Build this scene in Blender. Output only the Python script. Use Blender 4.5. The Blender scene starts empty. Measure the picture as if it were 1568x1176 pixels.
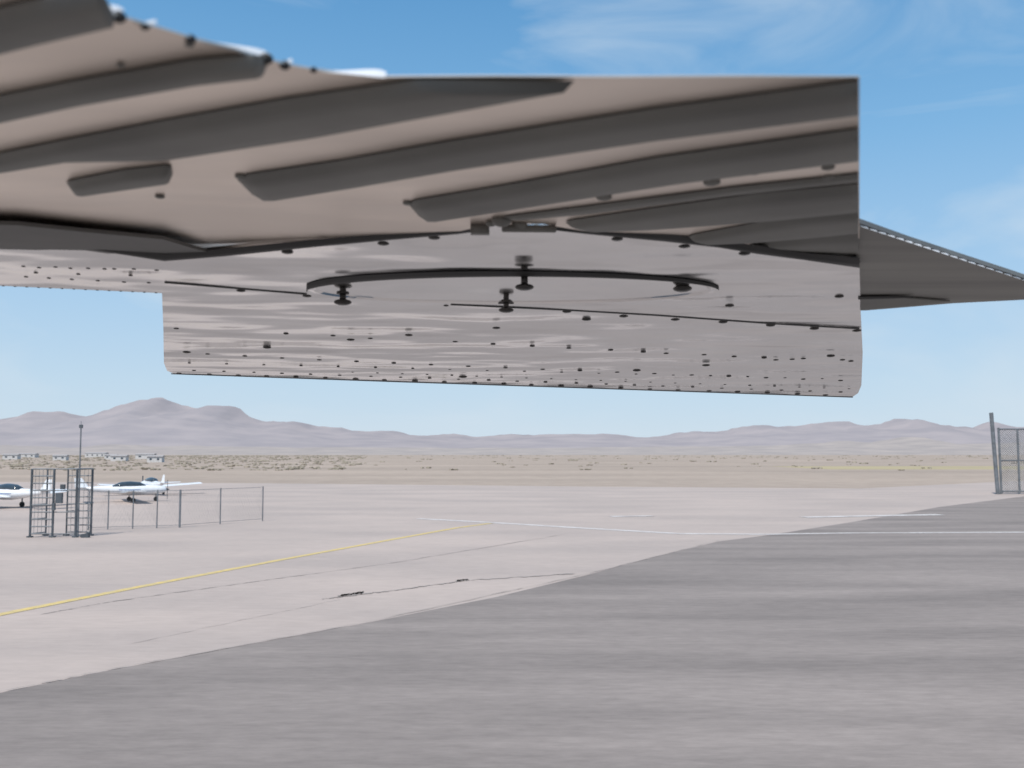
import bpy, bmesh, math, random
from mathutils import Vector, Matrix, noise
random.seed(7)
S=bpy.context.scene
S.view_settings.view_transform='Standard'; S.view_settings.look='None'; S.view_settings.exposure=0
F=1500.0; H=3.4; PITCH=math.atan(107/1500)
# ---------- survey helpers: sight-lines of the photo intersected with real planes ----------
def ray(u,v):
    x=(u-784)/F; z=(588-v)/F; y=1.0
    c,s=math.cos(PITCH),math.sin(PITCH)
    return Vector((x, y*c-z*s, y*s+z*c))
def on_plane(u,v,a,b):      # plane z = H + a + b*y
    d=ray(u,v); t=a/(d.z-b*d.y)
    return Vector((0,0,H))+d*t
SK=(.4788,-.06); FL=(.2486,.077)
def skin(u,v,o=0): return on_plane(u,v,SK[0],SK[1])+Vector((0,0,-o))
def flap(u,v,o=0): return on_plane(u,v,FL[0],FL[1])+Vector((0,0,-o))
def gnd(u,v,z=0):
    d=ray(u,v); t=(z-H)/d.z
    return Vector((0,0,H))+d*t
# ---------- materials ----------
def new_mat(name):
    m=bpy.data.materials.new(name); m.use_nodes=True
    nt=m.node_tree; return m,nt,nt.nodes['Principled BSDF']
def mat(name,c1,c2=None,rough=.7,metal=0,scale=(3,3,3),bump=0,bscale=20,detail=6,spec=.5,lo=.35,hi=.65,bstretch=(1,1,1),fine=0,fscale=8,bdetail=2,fstretch=(1,1,1),rot=0):
    m,nt,b=new_mat(name); N=nt.nodes; L=nt.links
    b.inputs['Roughness'].default_value=rough; b.inputs['Metallic'].default_value=metal
    b.inputs['Specular IOR Level'].default_value=spec
    tc=N.new('ShaderNodeTexCoord')
    if c2 is None: c2=tuple(x*.8 for x in c1)
    mp=N.new('ShaderNodeMapping'); mp.inputs['Scale'].default_value=scale; mp.inputs['Rotation'].default_value=(0,0,rot)
    L.new(tc.outputs['Object'],mp.inputs[0])
    n=N.new('ShaderNodeTexNoise'); n.inputs['Scale'].default_value=1; n.inputs['Detail'].default_value=detail
    L.new(mp.outputs[0],n.inputs[0])
    r=N.new('ShaderNodeValToRGB'); r.color_ramp.elements[0].position=lo; r.color_ramp.elements[1].position=hi
    r.color_ramp.elements[0].color=(*c1,1); r.color_ramp.elements[1].color=(*c2,1)
    L.new(n.outputs[0],r.inputs[0]); col=r.outputs[0]
    if fine:
        mp3=N.new('ShaderNodeMapping'); mp3.inputs['Scale'].default_value=fstretch; L.new(tc.outputs['Object'],mp3.inputs[0])
        n3=N.new('ShaderNodeTexNoise'); n3.inputs['Scale'].default_value=fscale; n3.inputs['Detail'].default_value=8; n3.inputs['Roughness'].default_value=.7
        L.new(mp3.outputs[0],n3.inputs[0])
        mr=N.new('ShaderNodeMapRange'); mr.inputs[1].default_value=.3; mr.inputs[2].default_value=.7; mr.inputs[3].default_value=1-fine; mr.inputs[4].default_value=1+fine
        L.new(n3.outputs[0],mr.inputs[0])
        vm=N.new('ShaderNodeVectorMath'); vm.operation='SCALE'; L.new(col,vm.inputs[0]); L.new(mr.outputs[0],vm.inputs['Scale']); col=vm.outputs[0]
    L.new(col,b.inputs['Base Color'])
    if bump:
        mp2=N.new('ShaderNodeMapping'); mp2.inputs['Scale'].default_value=bstretch
        L.new(tc.outputs['Object'],mp2.inputs[0])
        n2=N.new('ShaderNodeTexNoise'); n2.inputs['Scale'].default_value=bscale; n2.inputs['Detail'].default_value=bdetail
        L.new(mp2.outputs[0],n2.inputs[0])
        bp=N.new('ShaderNodeBump'); bp.inputs['Strength'].default_value=1; bp.inputs['Distance'].default_value=bump
        L.new(n2.outputs[0],bp.inputs['Height']); L.new(bp.outputs[0],b.inputs['Normal'])
    return m
M_skin=mat('aluminium_skin',(.97,.955,.945),(.86,.84,.83),rough=.15,metal=1,scale=(3,6,3),bump=.028,bscale=2.4,bstretch=(1,2.1,1),bdetail=1.5)
M_panel=mat('access_panel_aluminium',(.97,.96,.95),(.90,.88,.87),rough=.12,metal=1,scale=(3,6,3),bump=.014,bscale=3)
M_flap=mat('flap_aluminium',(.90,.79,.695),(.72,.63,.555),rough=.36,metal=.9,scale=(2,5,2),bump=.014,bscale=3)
M_bead=mat('bead_shadow_grey_paint',(.165,.165,.152),(.115,.115,.107),rough=.55,scale=(4,4,4))  # dark shade along the flap beads is put into this base colour
M_dark=mat('dark_seal',(.03,.03,.03),(.018,.018,.018),rough=.6)
M_dgrey=mat('dark_grey_paint',(.12,.12,.115),(.08,.08,.078),rough=.6)
M_rivet=mat('rivet_dark_steel',(.06,.055,.052),(.03,.03,.03),rough=.35,metal=.6)
M_edge=mat('bright_aluminium_edge',(.80,.81,.83),(.66,.68,.70),rough=.5,metal=.1)
M_tip=mat('wing_tip_paint',(.26,.255,.235),(.18,.175,.165),rough=.5,scale=(1,14,1),metal=.3)
M_conc=mat('concrete',(.485,.402,.355),(.41,.345,.31),rough=.95,scale=(.1,.22,1),detail=10,fine=.08,fscale=3,fstretch=(.5,1.5,1),spec=.2)
M_asph=mat('asphalt',(.31,.265,.24),(.21,.181,.165),rough=.95,scale=(.10,.55,1),detail=12,lo=.32,hi=.68,fine=.14,fscale=4,fstretch=(.5,1.6,1),spec=.2,rot=-.15)
M_desert=mat('desert_soil',(.44,.355,.29),(.35,.285,.235),rough=1,scale=(.01,.03,1),detail=10,fine=.12,fscale=.3,spec=.1)
M_yellow=mat('yellow_line_paint',(.70,.51,.17),(.54,.43,.22),rough=.8,scale=(4,4,4),fine=.2)
M_white=mat('white_line_paint',(.66,.62,.59),(.50,.45,.42),rough=.8,scale=(1.5,1.5,1.5),fine=.2)
M_crack=mat('crack_sealant',(.29,.25,.225),(.40,.34,.305),rough=.95,scale=(.8,.8,.8))
M_steel=mat('galvanised_steel',(.22,.235,.25),(.15,.16,.17),rough=.5,metal=.3)
M_dsteel=mat('dark_painted_steel',(.10,.115,.13),(.06,.07,.08),rough=.6)
M_ap=mat('white_aircraft_paint',(.85,.86,.87),(.78,.79,.80),rough=.3)
M_glass=mat('canopy_glass',(.05,.07,.09),(.03,.05,.07),rough=.1)
M_blue=mat('blue_stripe_paint',(.12,.18,.33),(.1,.15,.3),rough=.4)
M_tyre=mat('tyre_rubber',(.03,.03,.03),rough=.8)
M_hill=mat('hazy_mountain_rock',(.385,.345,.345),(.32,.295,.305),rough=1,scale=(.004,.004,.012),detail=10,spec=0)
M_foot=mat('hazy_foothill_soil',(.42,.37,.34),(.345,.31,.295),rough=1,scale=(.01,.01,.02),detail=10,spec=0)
M_scrub=mat('scrub_foliage',(.27,.24,.19),(.35,.305,.245),rough=1,scale=(.1,.1,.1),spec=0)
M_grass=mat('dry_grass',(.47,.40,.25),(.39,.335,.23),rough=1,scale=(.03,.1,1),spec=0)
M_wall=mat('white_plaster',(.62,.61,.6),(.5,.49,.48),rough=.9)
M_roof=mat('roof_metal',(.42,.39,.38),(.35,.33,.32),rough=.8)
# ---------- mesh helpers ----------
def obj(name,bm,m,parent=None,smooth=False):
    me=bpy.data.meshes.new(name); bm.normal_update(); bm.to_mesh(me); bm.free()
    if not isinstance(m,(list,tuple)): m=[m]
    for k in m: me.materials.append(k)
    if smooth:
        for p in me.polygons: p.use_smooth=True
    o=bpy.data.objects.new(name,me); S.collection.objects.link(o)
    if parent: o.parent=parent
    return o
def pyobj(name,V,Fc,m,parent=None):
    me=bpy.data.meshes.new(name); me.from_pydata(V,[],Fc); me.materials.append(m)
    o=bpy.data.objects.new(name,me); S.collection.objects.link(o)
    if parent: o.parent=parent
    return o
def empty(name):
    e=bpy.data.objects.new(name,None); S.collection.objects.link(e); return e
def slab(name,pts,thick,m,parent=None):
    bm=bmesh.new(); n=len(pts)
    a=[bm.verts.new(p) for p in pts]; b=[bm.verts.new(p+Vector((0,0,thick))) for p in pts]
    bm.faces.new(a); bm.faces.new(b[::-1])
    for i in range(n): bm.faces.new((a[i],b[i],b[(i+1)%n],a[(i+1)%n]))
    bmesh.ops.recalc_face_normals(bm,faces=bm.faces)
    return obj(name,bm,m,parent)
def sheet(name,pts,m,parent=None):
    bm=bmesh.new(); f=bm.faces.new([bm.verts.new(p) for p in pts]); bm.normal_update()
    if f.normal.z<0: f.normal_flip()
    return obj(name,bm,m,parent)
def strip_pts(pl,w,z):
    L=[];R=[]
    for i,p in enumerate(pl):
        t=(pl[min(i+1,len(pl)-1)]-pl[max(i-1,0)]); t.z=0; t.normalize(); n=Vector((-t.y,t.x,0))*w/2
        a=p+n; b=p-n; a.z=b.z=z; L.append(a);R.append(b)
    return L+R[::-1]
def box(bm,c,s,rot=None,mi=0):
    r=bmesh.ops.create_cube(bm,size=1)
    M=Matrix.Translation(Vector(c))@(rot or Matrix())@Matrix.Diagonal((*s,1))
    bmesh.ops.transform(bm,matrix=M,verts=r['verts'])
    for f in {f for v in r['verts'] for f in v.link_faces}: f.material_index=mi
def rod(bm,a,b,r,seg=8,mi=0,r2=None):
    a=Vector(a);b=Vector(b);d=(b-a); r2=r if r2 is None else r2
    q=d.to_track_quat('Z','Y').to_matrix(); A=[];B=[]
    for k in range(seg):
        o=q@Vector((math.cos(2*math.pi*k/seg),math.sin(2*math.pi*k/seg),0))
        A.append(bm.verts.new(a+o*r)); B.append(bm.verts.new(b+o*r2))
    fs=[bm.faces.new((A[k],A[(k+1)%seg],B[(k+1)%seg],B[k])) for k in range(seg)]+[bm.faces.new(A[::-1]),bm.faces.new(B)]
    for f in fs: f.material_index=mi
def dome(bm,c,r,depth,seg=12,rings=6):
    c=Vector(c); rows=[]
    for j in range(1,rings):
        ph=math.pi*j/rings
        rows.append([bm.verts.new(c+Vector((r*math.sin(ph)*math.cos(2*math.pi*k/seg),r*math.sin(ph)*math.sin(2*math.pi*k/seg),-depth*math.cos(ph)))) for k in range(seg)])
    b=bm.verts.new(c+Vector((0,0,-depth))); t=bm.verts.new(c+Vector((0,0,depth)))
    for k in range(seg):
        bm.faces.new((b,rows[0][(k+1)%seg],rows[0][k])); bm.faces.new((t,rows[-1][k],rows[-1][(k+1)%seg]))
        for x,y in zip(rows,rows[1:]): bm.faces.new((x[k],x[(k+1)%seg],y[(k+1)%seg],y[k]))

# ================= WING =================
wing=empty('aircraft_wing')
seam=[(-80,372),(60,374),(130,376),(252,395),(345,386),(480,371),(600,360),(700,351),(745,346),(830,344),(900,350),(1020,360),(1130,376),(1230,390),(1316,404)]
slab('lower_skin',[skin(*p) for p in seam]+[skin(1318,478),skin(1321,540),skin(1319,590),skin(1314,602),skin(1305,608),skin(900,594),skin(600,584),skin(266,572),skin(256,568),skin(251,556),skin(250,500),skin(248,449),skin(-80,434)],.012,M_skin,wing)
te=[(-200,-120),(40,-18),(110,6),(180,24),(240,42),(300,60),(360,75),(410,92),(460,103),(520,112),(585,118),(760,117),(950,118),(1140,117),(1316,118)]
hinge=[(1316,408),(1230,395),(1130,382),(1020,366),(900,355),(830,343),(745,345),(700,355),(600,364),(480,376),(345,393),(252,402),(130,384),(60,380),(-200,378)]
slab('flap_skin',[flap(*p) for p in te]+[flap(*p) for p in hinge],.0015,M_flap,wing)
def interp(pl,t):
    n=len(pl)-1; x=t*n; i=min(int(x),n-1); f=x-i
    return (pl[i][0]*(1-f)+pl[i+1][0]*f, pl[i][1]*(1-f)+pl[i+1][1]*f)
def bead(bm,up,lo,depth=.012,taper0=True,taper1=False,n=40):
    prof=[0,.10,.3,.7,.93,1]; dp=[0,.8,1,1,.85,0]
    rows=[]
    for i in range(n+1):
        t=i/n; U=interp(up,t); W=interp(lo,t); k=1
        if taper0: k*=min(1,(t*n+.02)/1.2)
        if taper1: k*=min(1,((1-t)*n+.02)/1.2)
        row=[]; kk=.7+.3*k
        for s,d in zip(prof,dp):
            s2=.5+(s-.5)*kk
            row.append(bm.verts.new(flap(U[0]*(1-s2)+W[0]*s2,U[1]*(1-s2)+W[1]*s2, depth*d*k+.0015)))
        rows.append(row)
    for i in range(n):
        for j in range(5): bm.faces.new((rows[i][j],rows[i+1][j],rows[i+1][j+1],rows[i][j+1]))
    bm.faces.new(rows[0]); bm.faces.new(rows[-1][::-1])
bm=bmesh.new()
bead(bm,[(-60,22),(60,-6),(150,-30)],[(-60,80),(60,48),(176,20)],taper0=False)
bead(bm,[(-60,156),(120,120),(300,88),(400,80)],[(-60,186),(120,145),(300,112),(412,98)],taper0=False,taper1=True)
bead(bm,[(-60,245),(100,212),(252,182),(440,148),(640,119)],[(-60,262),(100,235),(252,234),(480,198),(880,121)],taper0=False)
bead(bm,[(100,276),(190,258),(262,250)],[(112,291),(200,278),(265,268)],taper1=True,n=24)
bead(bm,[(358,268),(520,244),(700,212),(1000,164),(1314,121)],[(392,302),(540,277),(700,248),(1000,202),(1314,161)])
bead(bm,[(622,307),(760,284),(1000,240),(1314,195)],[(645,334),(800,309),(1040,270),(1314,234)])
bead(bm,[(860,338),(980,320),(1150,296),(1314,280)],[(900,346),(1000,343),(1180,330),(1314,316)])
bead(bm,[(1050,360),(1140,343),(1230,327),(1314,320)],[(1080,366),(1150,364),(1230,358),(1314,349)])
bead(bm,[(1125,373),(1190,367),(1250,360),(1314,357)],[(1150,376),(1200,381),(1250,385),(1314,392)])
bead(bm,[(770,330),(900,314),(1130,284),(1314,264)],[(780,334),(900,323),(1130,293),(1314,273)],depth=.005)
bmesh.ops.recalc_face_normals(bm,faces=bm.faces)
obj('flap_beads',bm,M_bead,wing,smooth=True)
def ribbon(name,pl,fn,m,depth=.004):
    bm=bmesh.new(); rows=[]
    for (u,v,w) in pl:
        rows.append([bm.verts.new(fn(u,v-w/2,depth*.2)),bm.verts.new(fn(u,v-w*.2,depth)),bm.verts.new(fn(u,v+w*.2,depth)),bm.verts.new(fn(u,v+w/2,depth*.2))])
    for a,b in zip(rows,rows[1:]):
        for j in range(3): bm.faces.new((a[j],b[j],b[j+1],a[j+1]))
    return obj(name,bm,m,wing,smooth=True)
ribbon('hinge_seal',[(-80,372,5),(60,375,6),(130,373,6),(252,392,8),(345,384,10),(480,370,9),(600,359,7),(700,350,8),(725,346,12),(747,345,13)],skin,M_dark,.008)
ribbon('hinge_seal_outer',[(850,345,4),(900,350,8),(1020,361,11),(1100,371,7),(1160,380,12),(1230,390,8),(1316,401,15)],skin,M_dark,.008)
slab('hinge_fairing',[flap(*p,.016) for p in [(-80,326),(28,329),(130,340),(250,352),(300,368),(345,379),(252,388),(130,370),(-80,366)]],.006,M_dgrey,wing)
bm=bmesh.new()
for (u,v,r) in [(768,334,.016),(795,342,.014),(822,345,.009),(752,338,.009)]:
    dome(bm,flap(u,v,.004),r,r*.6)
box(bm,flap(735,344,.008),(.03,.02,.014)); rod(bm,flap(770,340,.01),flap(850,345,.006),.006,10)
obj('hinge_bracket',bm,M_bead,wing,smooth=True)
ribbon('panel_lap',[(252,432,1.5),(350,440,2),(470,450,2)],skin,M_dark,.002)
ribbon('panel_lap_outer',[(690,466,1),(860,474,1.5),(1000,482,2),(1180,495,2),(1316,503,2.5)],skin,M_dark,.002)
ribbon('panel_lap_inner',[(28,379,1),(252,383,1.5)],skin,M_dark,.002)
ribbon('leading_edge_trim',[(262,572,1.2),(600,584,1.2),(900,594,1.2),(1306,608,1.2)],skin,M_dgrey,.002)
# oval access panel
C=[skin(785+313*math.cos(2*math.pi*i/96),441-22*math.sin(2*math.pi*i/96)) for i in range(96)]
bm=bmesh.new(); cen=sum(C,Vector())/96
def ring(off,drop): return [bm.verts.new(cen+(p-cen)*off+Vector((0,0,-drop))) for p in C]
r0=ring(1.0,.0005); r1=ring(.997,.003); r2=ring(.975,.0045); r3=ring(.955,.001)
for A,B,mi in ((r0,r1,1),(r1,r2,0),(r2,r3,0)):
    for i in range(96):
        f=bm.faces.new((A[i],A[(i+1)%96],B[(i+1)%96],B[i])); f.material_index=mi
bm.faces.new(r3)
bmesh.ops.recalc_face_normals(bm,faces=bm.faces)
obj('oval_access_panel',bm,[M_panel,M_dgrey],wing)
gk=[]
for i in range(41):
    t=i/40; a=math.radians(186-184*t)
    w=(1.2+9*min(1,t*9))*(1-t**1.6*.85)
    gk.append((785+316*math.cos(a),441-23*math.sin(a),w))
ribbon('access_panel_gasket',gk,skin,M_dark,.006)
# hanging studs
bm=bmesh.new()
for (u,v,w,h) in [(525,448,28,15),(803,420,30,20),(775,461,24,14),(1045,436,30,6)]:
    p=skin(u,v); px=p.y/F; r=w*px/2; hh=h*px
    rod(bm,p+Vector((0,0,.003)),p+Vector((0,0,-hh)),r*.36,12)
    dome(bm,p+Vector((0,0,-hh)),r,r*.34,18)
    rod(bm,p,p+Vector((0,0,-.003)),r*.7,16)
obj('panel_studs',bm,M_rivet,wing,smooth=True)
# rivets
bm=bmesh.new()
def rv(u,v,w):
    w*=.86; p=skin(u,v); r=w*p.y/F/2; dome(bm,p,r,r*.30,12)
e0=lambda u:(u-262)*.0335
for u in range(275,1306,45): rv(u+random.uniform(-2,2),571+e0(u),random.uniform(9,12))
for u in range(297,1300,45): rv(u+random.uniform(-2,2),566+e0(u),random.uniform(6,8))
for u in range(540,1312,38): rv(u,560.5+e0(u),5.5)
for k in range(18): rv(318+k*57,542+k*2.1+5*(1-math.exp(-k/4)),9)
for k in range(18): rv(290+k*57,556+k*1.4,6)
for u,v in [(270,503),(438,511),(510,514),(567,518),(697,523),(755,527),(815,530),(871,533),(935,536),(985,539),(1020,541),(1078,543),(1124,546),(1170,548),(1188,551),(1230,549),(1290,551),(1213,550),(1303,553)]: rv(u,v,10)
for u,v in [(286,539),(626,513),(709,577),(975,567),(537,520),(760,502),(409,532),(1081,559),(1272,545)]: rv(u,v,15)
for u,v in [(369,445),(470,453),(868,477),(898,489),(955,484),(1034,489),(1107,493),(1180,498),(1247,503),(1312,506),(1117,468),(1285,454)]: rv(u,v,17)
rv(683,468,10)
for u,v in [(375,384),(440,386),(495,371),(587,373),(665,364),(945,366),(1048,377),(1140,388),(1257,396),(1308,402)]: rv(u,v,22)
for u,v in [(60,378),(97,380),(177,379),(232,382),(36,408),(60,410),(85,409),(108,411),(135,411),(160,412),(175,412),(205,412),(240,414),(40,424),(75,426),(110,428),(150,430),(190,432),(228,433),(55,418),(120,420),(200,422)]: rv(u,v,8)
for u in range(5,246,18): rv(u,434+(u+80)*.045,5.5)
obj('rivets',bm,M_rivet,wing,smooth=True)
bm=bmesh.new()
for u,v,w in [(925,300,26),(1090,277,28),(1268,254,22),(1270,270,26),(880,318,18),(1155,262,18),(185,97,14),(290,65,16),(245,299,16),(370,268,22),(625,309,18)]:
    p=flap(u,v,.002); r=w*p.y/F/2; dome(bm,p,r,r*.35)
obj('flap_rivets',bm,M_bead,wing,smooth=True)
def lips(name,segs,fn,m,hgt):
    bm=bmesh.new()
    for (a,b) in segs:
        A=fn(*a);B=fn(*b);n=10;rows=[]
        for k in range(n+1):
            t=k/n; p=A.lerp(B,t); s=(.25+.75*min(1,t*1.3))*(1 if t<.95 else .8)
            rows.append([bm.verts.new(p+Vector((0,-.001,-.001))),bm.verts.new(p+Vector((0,.004,hgt*.5*s+.001))),bm.verts.new(p+Vector((0,.012,hgt*s+.002)))])
        for x,y in zip(rows,rows[1:]):
            for j in range(2): bm.faces.new((x[j],y[j],y[j+1],x[j+1]))
    return obj(name,bm,m,wing,smooth=True)
lips('trailing_edge_lips',[((100,2),(180,23)),((205,34),(232,42)),((292,58),(410,91)),((425,96),(444,101)),((490,108),(590,118))],flap,M_edge,.0085)
bm=bmesh.new()
for u,v,w in [(182,26,24),(222,40,16),(292,60,18),(408,90,22),(436,100,18),(480,107,12)]:
    p=flap(u,v,.0); r=w*p.y/F/2; dome(bm,p,r,r*.8)
obj('trailing_edge_clips',bm,M_dark,wing,smooth=True)
tipo=[(1310,343),(1390,371),(1470,397),(1542,420),(1600,439),(1640,452),(1600,460),(1542,463),(1460,467),(1400,472),(1325,478),(1312,478)]
slab('outboard_wing',[skin(*p,-.004) for p in tipo],.008,M_tip,wing)
sg=[]; N_=22
for k in range(N_):
    f=lambda t:(1318+(1620-1318)*t, 346+(446-346)*t)
    sg.append((f(k/N_),f((k+.85)/N_)))
lips('outboard_edge_lips',sg,skin,M_edge,.006)
ribbon('outboard_gap',[(1314,456,4),(1360,455,3),(1398,454,1)],skin,M_dark,.003)
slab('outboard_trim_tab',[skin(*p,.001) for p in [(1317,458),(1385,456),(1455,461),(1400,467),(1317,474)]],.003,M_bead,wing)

# ================= GROUND =================
bm=bmesh.new(); bmesh.ops.create_grid(bm,x_segments=1,y_segments=1,size=12000)
obj('ground',bm,M_desert)
def G(l,z): return [gnd(u,v,z) for u,v in l]
p1=[Vector((-400,-40,.004)),Vector((400,-40,.004)),Vector((400,135,.004)),gnd(1568,736,.004),gnd(1316,748,.004),gnd(900,745,.004),gnd(400,740,.004),gnd(0,738,.004),Vector((-400,118,.004))]
sheet('concrete_apron',p1,M_conc)
sheet('asphalt_taxiway',G([(-150,1092),(160,1028),(360,990),(560,954),(760,914),(900,880),(1000,853),(1100,829),(1180,819),(1300,800),(1440,776),(1568,760),(2300,731)],.008)+[Vector((80,-30,.008)),Vector((-24,-30,.008))],M_asph)
m=empty('pavement_markings')
sheet('yellow_line',strip_pts(G([(-80,957),(28,935),(200,901),(430,857),(600,826),(700,808),(752,801)],.012),.28,.012),M_yellow,m)
sheet('white_line',strip_pts(G([(640,794),(752,800),(900,809),(1040,817),(1170,818)],.012),.55,.012),M_white,m)
sheet('white_line_outer',strip_pts(G([(1170,818),(1300,816),(1540,815),(1700,814)],.016),.42,.016),M_white,m)
sheet('white_dash_1',strip_pts(G([(1230,792),(1440,788)],.012),.9,.020),M_white,m)
sheet('white_dash_2',strip_pts(G([(935,791),(1000,790)],.012),.6,.020),M_white,m)
def wig(l,amp,z,w,nm,par):
    P=G(l,z); out=[]
    for a,b in zip(P,P[1:]):
        n=26
        for k in range(n):
            q=a.lerp(b,k/n); q+=Vector((random.uniform(-1,1),random.uniform(-1,1),0))*amp; out.append(q)
    out.append(P[-1])
    bm=bmesh.new(); prev=None
    for i,p in enumerate(out):
        ww=w*random.uniform(.2,1.6)
        a=bm.verts.new((p.x,p.y-ww/2,z)); b=bm.verts.new((p.x,p.y+ww/2,z))
        if prev: bm.faces.new((prev[0],a,b,prev[1]))
        prev=(a,b)
    obj(nm,bm,M_crack,par)
c=empty('pavement_cracks')
wig([(60,941),(170,921),(400,889),(600,862),(870,817)],.03,.012,.08,'crack_1',c)
wig([(490,917),(600,904),(720,888),(880,878)],.06,.016,.13,'crack_2',c)
wig([(520,912),(540,909),(555,907)],.06,.020,.3,'crack_3',c)
wig([(700,889),(715,887)],.06,.020,.22,'crack_4',c)
wig([(-150,1089),(160,1026),(560,952),(900,878),(1100,827)],.03,.024,.05,'crack_5',c)
wig([(200,985),(520,918)],.04,.012,.03,'crack_6',c)
sheet('dry_grass_strip',[Vector((70,215,.01)),Vector((500,225,.01)),Vector((500,290,.01)),Vector((70,270,.01))],M_grass)
# ================= HILLS =================
def hills(name,prof,dist,depth,m,rough,base=-5,seed=0):
    nx=300; ny=14; V=[];Fc=[]
    us=[p[0] for p in prof]
    for i in range(nx+1):
        u=us[0]+(us[-1]-us[0])*i/nx
        for k in range(len(prof)-1):
            if prof[k][0]<=u<=prof[k+1][0]:
                t=(u-prof[k][0])/(prof[k+1][0]-prof[k][0]); t=t*t*(3-2*t); v=prof[k][1]*(1-t)+prof[k+1][1]*t; break
        x=(u-784)/F*dist; h=(695-v)/F*dist+H
        for j in range(ny+1):
            s=j/ny; y=dist-depth*(1-s)
            nn=noise.fractal(Vector((x/dist*26+seed,s*3,seed)),.8,2.1,7)
            z=base+(h-base)*(s**1.1)*(1+rough*nn*(1 if j<ny else .55)*(.4+s))
            V.append((x*(y/dist)**.3,y+nn*depth*.025,z))
    for i in range(nx):
        for j in range(ny):
            a=i*(ny+1)+j; Fc.append((a,a+ny+1,a+ny+2,a+1))
    o=pyobj(name,V,Fc,m)
    for p in o.data.polygons: p.use_smooth=True
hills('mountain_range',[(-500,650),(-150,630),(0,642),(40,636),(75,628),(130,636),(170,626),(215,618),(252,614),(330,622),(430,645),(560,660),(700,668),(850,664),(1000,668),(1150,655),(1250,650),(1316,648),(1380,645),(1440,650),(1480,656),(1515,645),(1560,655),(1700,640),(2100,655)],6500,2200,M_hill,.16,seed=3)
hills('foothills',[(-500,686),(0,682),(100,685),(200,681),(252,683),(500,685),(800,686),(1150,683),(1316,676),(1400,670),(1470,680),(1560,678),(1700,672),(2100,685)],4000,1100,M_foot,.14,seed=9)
# scrub
t=bmesh.new(); bmesh.ops.create_icosphere(t,subdivisions=1,radius=1)
TV=[v.co.copy() for v in t.verts]; TF=[[v.index for v in f.verts] for f in t.faces]; t.free()
V=[];Fc=[]
for i in range(2200):
    y=200+(random.random()**1.2)*1700
    x=random.uniform(-.75,-.15)*y if random.random()<.85 else random.uniform(-.2,.75)*y
    s=random.uniform(.2,.5)*(1+y/900)
    for k in range(3):
        o=Vector((x+random.uniform(-s,s)*2.5,y+random.uniform(-s,s),s*.25)); b=len(V)
        for v in TV:
            q=v*s*random.uniform(.5,1.2); V.append((o.x+q.x*1.2,o.y+q.y,o.z+q.z*.6))
        Fc+=[[b+a for a in f] for f in TF]
pyobj('desert_scrub',V,Fc,M_scrub)
def building(x,y,w,d,h):
    e=empty('distant_building'); e.location=(x,y,0)
    bm=bmesh.new(); box(bm,(0,0,h/2),(w,d,h)); obj('walls',bm,M_wall,e)
    bm=bmesh.new()
    vs=[bm.verts.new(p) for p in [(-w/2-.4,-d/2-.4,h+.01),(w/2+.4,-d/2-.4,h+.01),(w/2+.4,d/2+.4,h+.01),(-w/2-.4,d/2+.4,h+.01),(-w/2-.4,0,h*1.25),(w/2+.4,0,h*1.25)]]
    for f in [(0,1,5,4),(2,3,4,5),(0,4,3),(1,2,5),(3,2,1,0)]: bm.faces.new([vs[k] for k in f])
    obj('roof',bm,M_roof,e)
    bm=bmesh.new(); n=max(2,int(w/5))
    for k in range(n): box(bm,(-w/2+(k+.5)*w/n,-d/2-.03,h*.55),(w/n*.3,.05,h*.3))
    obj('windows',bm,M_glass,e)
for (u,dist,w,h) in [(45,900,16,3.2),(95,520,7,2.4),(150,1000,20,4),(185,460,7,2.4),(172,600,7,2.6),(225,660,12,3),(240,400,6,2.3),(20,600,9,2.8)]:
    building((u-784)/F*dist,dist,w,w*.5,h)

# ================= AIRFIELD OBJECTS =================
def zat(v,y): return H+(695-v)/F*y
g=empty('steel_access_gate'); gy=gnd(90,823).y
X=lambda u,y=gy:(u-784)/F*y
top=zat(718,gy)
bm=bmesh.new()
for u,dy,r in [(52,0,.05),(60,.9,.035),(86,0,.05),(92,.9,.035),(121,0,.05),(130,.9,.05)]:
    rod(bm,(X(u),gy+dy,0),(X(u),gy+dy,top),r)
    box(bm,(X(u),gy+dy,.03),(.2,.2,.06))
obj('posts',bm,M_dsteel,g)
bm=bmesh.new(); n=9
for k in range(n+1):
    z=.15+(top-.15)*k/n
    rod(bm,(X(52),gy,z),(X(86),gy,z),.028)
    rod(bm,(X(92),gy+.9,z),(X(130),gy+.9,z),.024)
    if k%2==0: rod(bm,(X(52),gy,z),(X(60),gy+.9,z),.022)
    if k%3==0: rod(bm,(X(86),gy,z),(X(121),gy,z),.022)
for q in range(1,6):
    uu=52+(86-52)*q/6; rod(bm,(X(uu),gy,.15),(X(uu),gy,top),.008)
    uu=92+(130-92)*q/6; rod(bm,(X(uu),gy+.9,.15),(X(uu),gy+.9,top),.008)
rod(bm,(X(121),gy,top),(X(130),gy+.9,top),.028)
obj('rungs',bm,M_steel,g)
bm=bmesh.new(); box(bm,(X(96),gy-.08,zat(762,gy)),(.26,.14,.42)); box(bm,(X(101),gy-.08,zat(745,gy)),(.18,.1,.2)); box(bm,(X(138),gy-.1,.08),(.3,.2,.14)); rod(bm,(X(130),gy-.1,.06),(X(144),gy-.1,.2),.04)
box(bm,(X(88),gy-.08,zat(775,gy)),(.12,.1,.3))
obj('lock_box',bm,M_dsteel,g)
pl=empty('antenna_mast'); bm=bmesh.new(); y=gy+.5
rod(bm,(X(124.5,y),y,0),(X(124.5,y),y,zat(655,y)),.045,r2=.028); rod(bm,(X(124.5,y),y,zat(655,y)),(X(124.5,y),y,zat(645,y)),.012)
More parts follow.
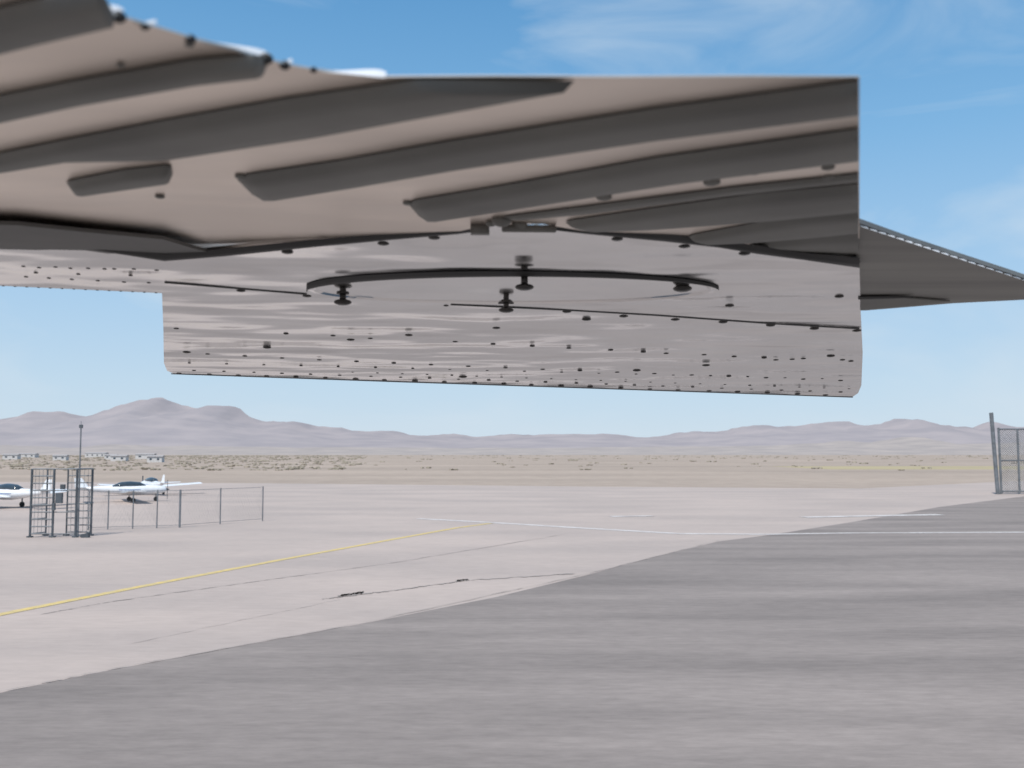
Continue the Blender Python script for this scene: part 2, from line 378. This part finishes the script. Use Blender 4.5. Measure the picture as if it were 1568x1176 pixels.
obj('mast_tube',bm,M_steel,pl); bm=bmesh.new(); box(bm,(X(124.5,y),y,zat(653,y)),(.12,.12,.14)); obj('mast_head',bm,M_dsteel,pl)
f=empty('wire_fence'); bm=bmesh.new(); bw=bmesh.new()
posts=[(135,812),(165,811),(203,810),(240,809),(275,808),(337,803),(402,798)]
P=[gnd(*q) for q in posts]; fh=1.75
for i,p in enumerate(P): rod(bm,p,p+Vector((0,0,fh)),.05 if i==4 else .03)
for a,b in zip(P,P[1:]):
    for z in (.12,fh-.04): rod(bw,a+Vector((0,0,z)),b+Vector((0,0,z)),.010,5)
    n=int((b-a).length/.16)
    for k in range(n):
        q=a.lerp(b,k/n); q2=a.lerp(b,min(1,(k+5)/n))
        rod(bw,q+Vector((0,0,.12)),q2+Vector((0,0,fh)),.0015,3); rod(bw,q2+Vector((0,0,.12)),q+Vector((0,0,fh)),.0015,3)
obj('posts',bm,M_steel,f); obj('wires',bw,M_steel,f)
r=empty('chain_link_gate'); y=gnd(1525,757).y
bm=bmesh.new()
rod(bm,(X(1524,y),y,0),(X(1518,y),y,zat(632,y)),.17)
rod(bm,(X(1532,y),y+.3,0),(X(1531,y),y+.3,zat(655,y)),.1)
for u in (1560,1610,1660): rod(bm,(X(u,y),y+.3,0),(X(u,y),y+.3,zat(657,y)),.09)
for v in (657,705,752): rod(bm,(X(1531,y),y+.3,zat(v,y)),(X(1660,y),y+.3,zat(v,y)),.06)
obj('frame',bm,M_steel,r)
bm=bmesh.new()
x0,x1=X(1531,y),X(1660,y); z0,z1=.15,zat(657,y); hh=z1-z0
k=x0-hh
while k<x1:
    for sgn in (1,-1):
        a=(k,z0) if sgn==1 else (k,z1); b=(k+hh,z1) if sgn==1 else (k+hh,z0)
        ta=max(0,(x0-k)/hh); tb=min(1,(x1-k)/hh)
        if tb>ta: rod(bm,(a[0]+(b[0]-a[0])*ta,y+.3,a[1]+(b[1]-a[1])*ta),(a[0]+(b[0]-a[0])*tb,y+.3,a[1]+(b[1]-a[1])*tb),.02,4)
    k+=.2
obj('mesh_panel',bm,M_steel,r)
# parked light aircraft
def lathe(bm,secs,mi=0,n=16):
    rows=[]
    for (x,z,ry,rz) in secs:
        rows.append([bm.verts.new((x,ry*math.cos(2*math.pi*k/n),z+rz*math.sin(2*math.pi*k/n))) for k in range(n)])
    for a,b in zip(rows,rows[1:]):
        for k in range(n): bm.faces.new((a[k],a[(k+1)%n],b[(k+1)%n],b[k]))
    bm.faces.new(rows[0]); bm.faces.new(rows[-1])
def foil(bm,root,tip,cr,ct,th,vert=False):
    rows=[]
    for p,c_ in ((root,cr),(tip,ct)):
        row=[]
        for (s,t) in [(0,0),(.1,.6),(.35,1),(.7,.6),(1,0),(.7,-.3),(.35,-.5),(.1,-.4)]:
            o=Vector((-s*c_,0,0)); o+= Vector((0,t*th*c_,0)) if vert else Vector((0,0,t*th*c_))
            row.append(bm.verts.new(Vector(p)+o))
        rows.append(row)
    for k in range(8): bm.faces.new((rows[0][k],rows[0][(k+1)%8],rows[1][(k+1)%8],rows[1][k]))
    bm.faces.new(rows[0]); bm.faces.new(rows[1])
def aircraft(loc,yaw,sc):
    e=empty('parked_light_aircraft'); e.location=loc; e.rotation_euler=(0,0,yaw); e.scale=(sc,sc,sc)
    bm=bmesh.new()
    lathe(bm,[(3.5,1.05,.08,.08),(3.35,1.05,.26,.24),(2.9,1.05,.42,.36),(2.2,1.05,.5,.42),(1.2,1.08,.55,.48),(0,1.08,.53,.48),(-1.2,1.1,.38,.36),(-2.6,1.18,.2,.22),(-4,1.25,.07,.1)])
    bmesh.ops.recalc_face_normals(bm,faces=bm.faces); obj('fuselage',bm,M_ap,e,True)
    bm=bmesh.new()
    lathe(bm,[(1.75,1.4,.3,.05),(1.2,1.5,.44,.24),(.4,1.52,.46,.3),(-.4,1.5,.42,.26),(-1.1,1.38,.28,.08)])
    bmesh.ops.recalc_face_normals(bm,faces=bm.faces); obj('canopy',bm,M_glass,e,True)
    bm=bmesh.new()
    for s in (1,-1):
        foil(bm,(1.3,s*.3,.8),(1.1,s*5.2,1.1),1.7,1.3,.09); foil(bm,(-3.2,s*.05,1.35),(-3.35,s*1.7,1.38),.85,.6,.08)
    foil(bm,(-2.9,0,1.25),(-3.6,0,2.15),1.2,.6,.05,vert=True)
    bmesh.ops.recalc_face_normals(bm,faces=bm.faces); obj('wings_and_tail',bm,M_ap,e)
    bm=bmesh.new()
    for (x,yy) in [(2.6,0),(.5,1.3),(.5,-1.3)]:
        rod(bm,(x,yy,.95),(x,yy,.22),.05); rod(bm,(x,yy-.08,.2),(x,yy+.08,.2),.2,16,1)
    obj('landing_gear',bm,[M_steel,M_tyre],e)
    bm=bmesh.new(); rod(bm,(3.5,0,1.05),(3.75,0,1.05),.13,12,r2=.02); box(bm,(3.58,0,1.05),(.03,.12,1.7)); obj('propeller',bm,M_dsteel,e)
    bm=bmesh.new()
    for s in(1,-1): box(bm,(0.3,s*.545,1.08),(1.8,.02,.07))
    obj('stripe',bm,M_blue,e)
for (u,d_,yaw,sc) in [(22,62,2.7,.85),(195,70,.5,.8),(236,82,2.2,.8)]:
    aircraft(((u-784)/F*d_,d_,0),yaw,sc)

# ================= LIGHT, SKY, CAMERA =================
EL,AZ=58,205
sun=bpy.data.lights.new('sun','SUN'); sun.energy=3.9; sun.angle=math.radians(.5); sun.color=(1,.95,.88)
so=bpy.data.objects.new('sun',sun); S.collection.objects.link(so)
d=Vector((math.sin(math.radians(AZ))*math.cos(math.radians(EL)),math.cos(math.radians(AZ))*math.cos(math.radians(EL)),math.sin(math.radians(EL))))
so.rotation_euler=d.to_track_quat('Z','Y').to_euler()
w=bpy.data.worlds.new('World'); S.world=w; w.use_nodes=True; nt=w.node_tree; N=nt.nodes; L=nt.links
bg=N['Background']; bg.inputs[1].default_value=.13
sk=N.new('ShaderNodeTexSky'); sk.sky_type='NISHITA'; sk.sun_disc=False; sk.sun_elevation=math.radians(EL); sk.sun_rotation=math.radians(AZ)
sk.altitude=1200; sk.air_density=1.0; sk.dust_density=.2; sk.ozone_density=1.0
tc=N.new('ShaderNodeTexCoord')
# painted blue colour-ramp gradient mixed strongly over the physical sky: paler towards the horizon
sp=N.new('ShaderNodeSeparateXYZ'); L.new(tc.outputs['Generated'],sp.inputs[0])
cr=N.new('ShaderNodeValToRGB'); e=cr.color_ramp.elements
e[0].position=0; e[0].color=(.45,.535,.625,1); e[1].position=.46; e[1].color=(.075,.275,.54,1)
k=e.new(.07); k.color=(.40,.525,.64,1); k=e.new(.16); k.color=(.31,.475,.645,1); k=e.new(.30); k.color=(.17,.38,.615,1)
L.new(sp.outputs['Z'],cr.inputs[0])
sc_=N.new('ShaderNodeVectorMath'); sc_.operation='SCALE'; sc_.inputs['Scale'].default_value=10.0; L.new(cr.outputs[0],sc_.inputs[0])
grad_fac=N.new('ShaderNodeMapRange'); grad_fac.inputs[1].default_value=.1; grad_fac.inputs[2].default_value=1; grad_fac.inputs[3].default_value=.92; grad_fac.inputs[4].default_value=.3
L.new(sp.outputs['Z'],grad_fac.inputs[0])
m1=N.new('ShaderNodeMixRGB'); L.new(grad_fac.outputs[0],m1.inputs[0]); L.new(sk.outputs[0],m1.inputs[1]); L.new(sc_.outputs[0],m1.inputs[2])
mp=N.new('ShaderNodeMapping'); mp.inputs['Scale'].default_value=(2.2,2.2,7); mp.inputs['Rotation'].default_value=(0,.15,.2)
L.new(tc.outputs['Generated'],mp.inputs[0])
n=N.new('ShaderNodeTexNoise'); n.inputs['Scale'].default_value=1.6; n.inputs['Detail'].default_value=9; n.inputs['Distortion'].default_value=.6; L.new(mp.outputs[0],n.inputs[0])
rp=N.new('ShaderNodeValToRGB'); rp.color_ramp.elements[0].position=.47; rp.color_ramp.elements[0].color=(0,0,0,1); rp.color_ramp.elements[1].position=.76; rp.color_ramp.elements[1].color=(.7,.7,.7,1)
L.new(n.outputs[0],rp.inputs[0])
mx=N.new('ShaderNodeMixRGB'); mx.inputs[2].default_value=(5.0,5.8,6.5,1); L.new(rp.outputs[0],mx.inputs[0]); L.new(m1.outputs[0],mx.inputs[1]); L.new(mx.outputs[0],bg.inputs[0])
cam=bpy.data.cameras.new('camera'); co=bpy.data.objects.new('camera',cam); S.collection.objects.link(co); S.camera=co
co.location=(0,0,H); co.rotation_euler=(math.pi/2+PITCH,0,0)
cam.sensor_width=36; cam.lens=36*F/1568; cam.clip_start=.05; cam.clip_end=30000
cam.dof.use_dof=True; cam.dof.focus_distance=4.5; cam.dof.aperture_fstop=6
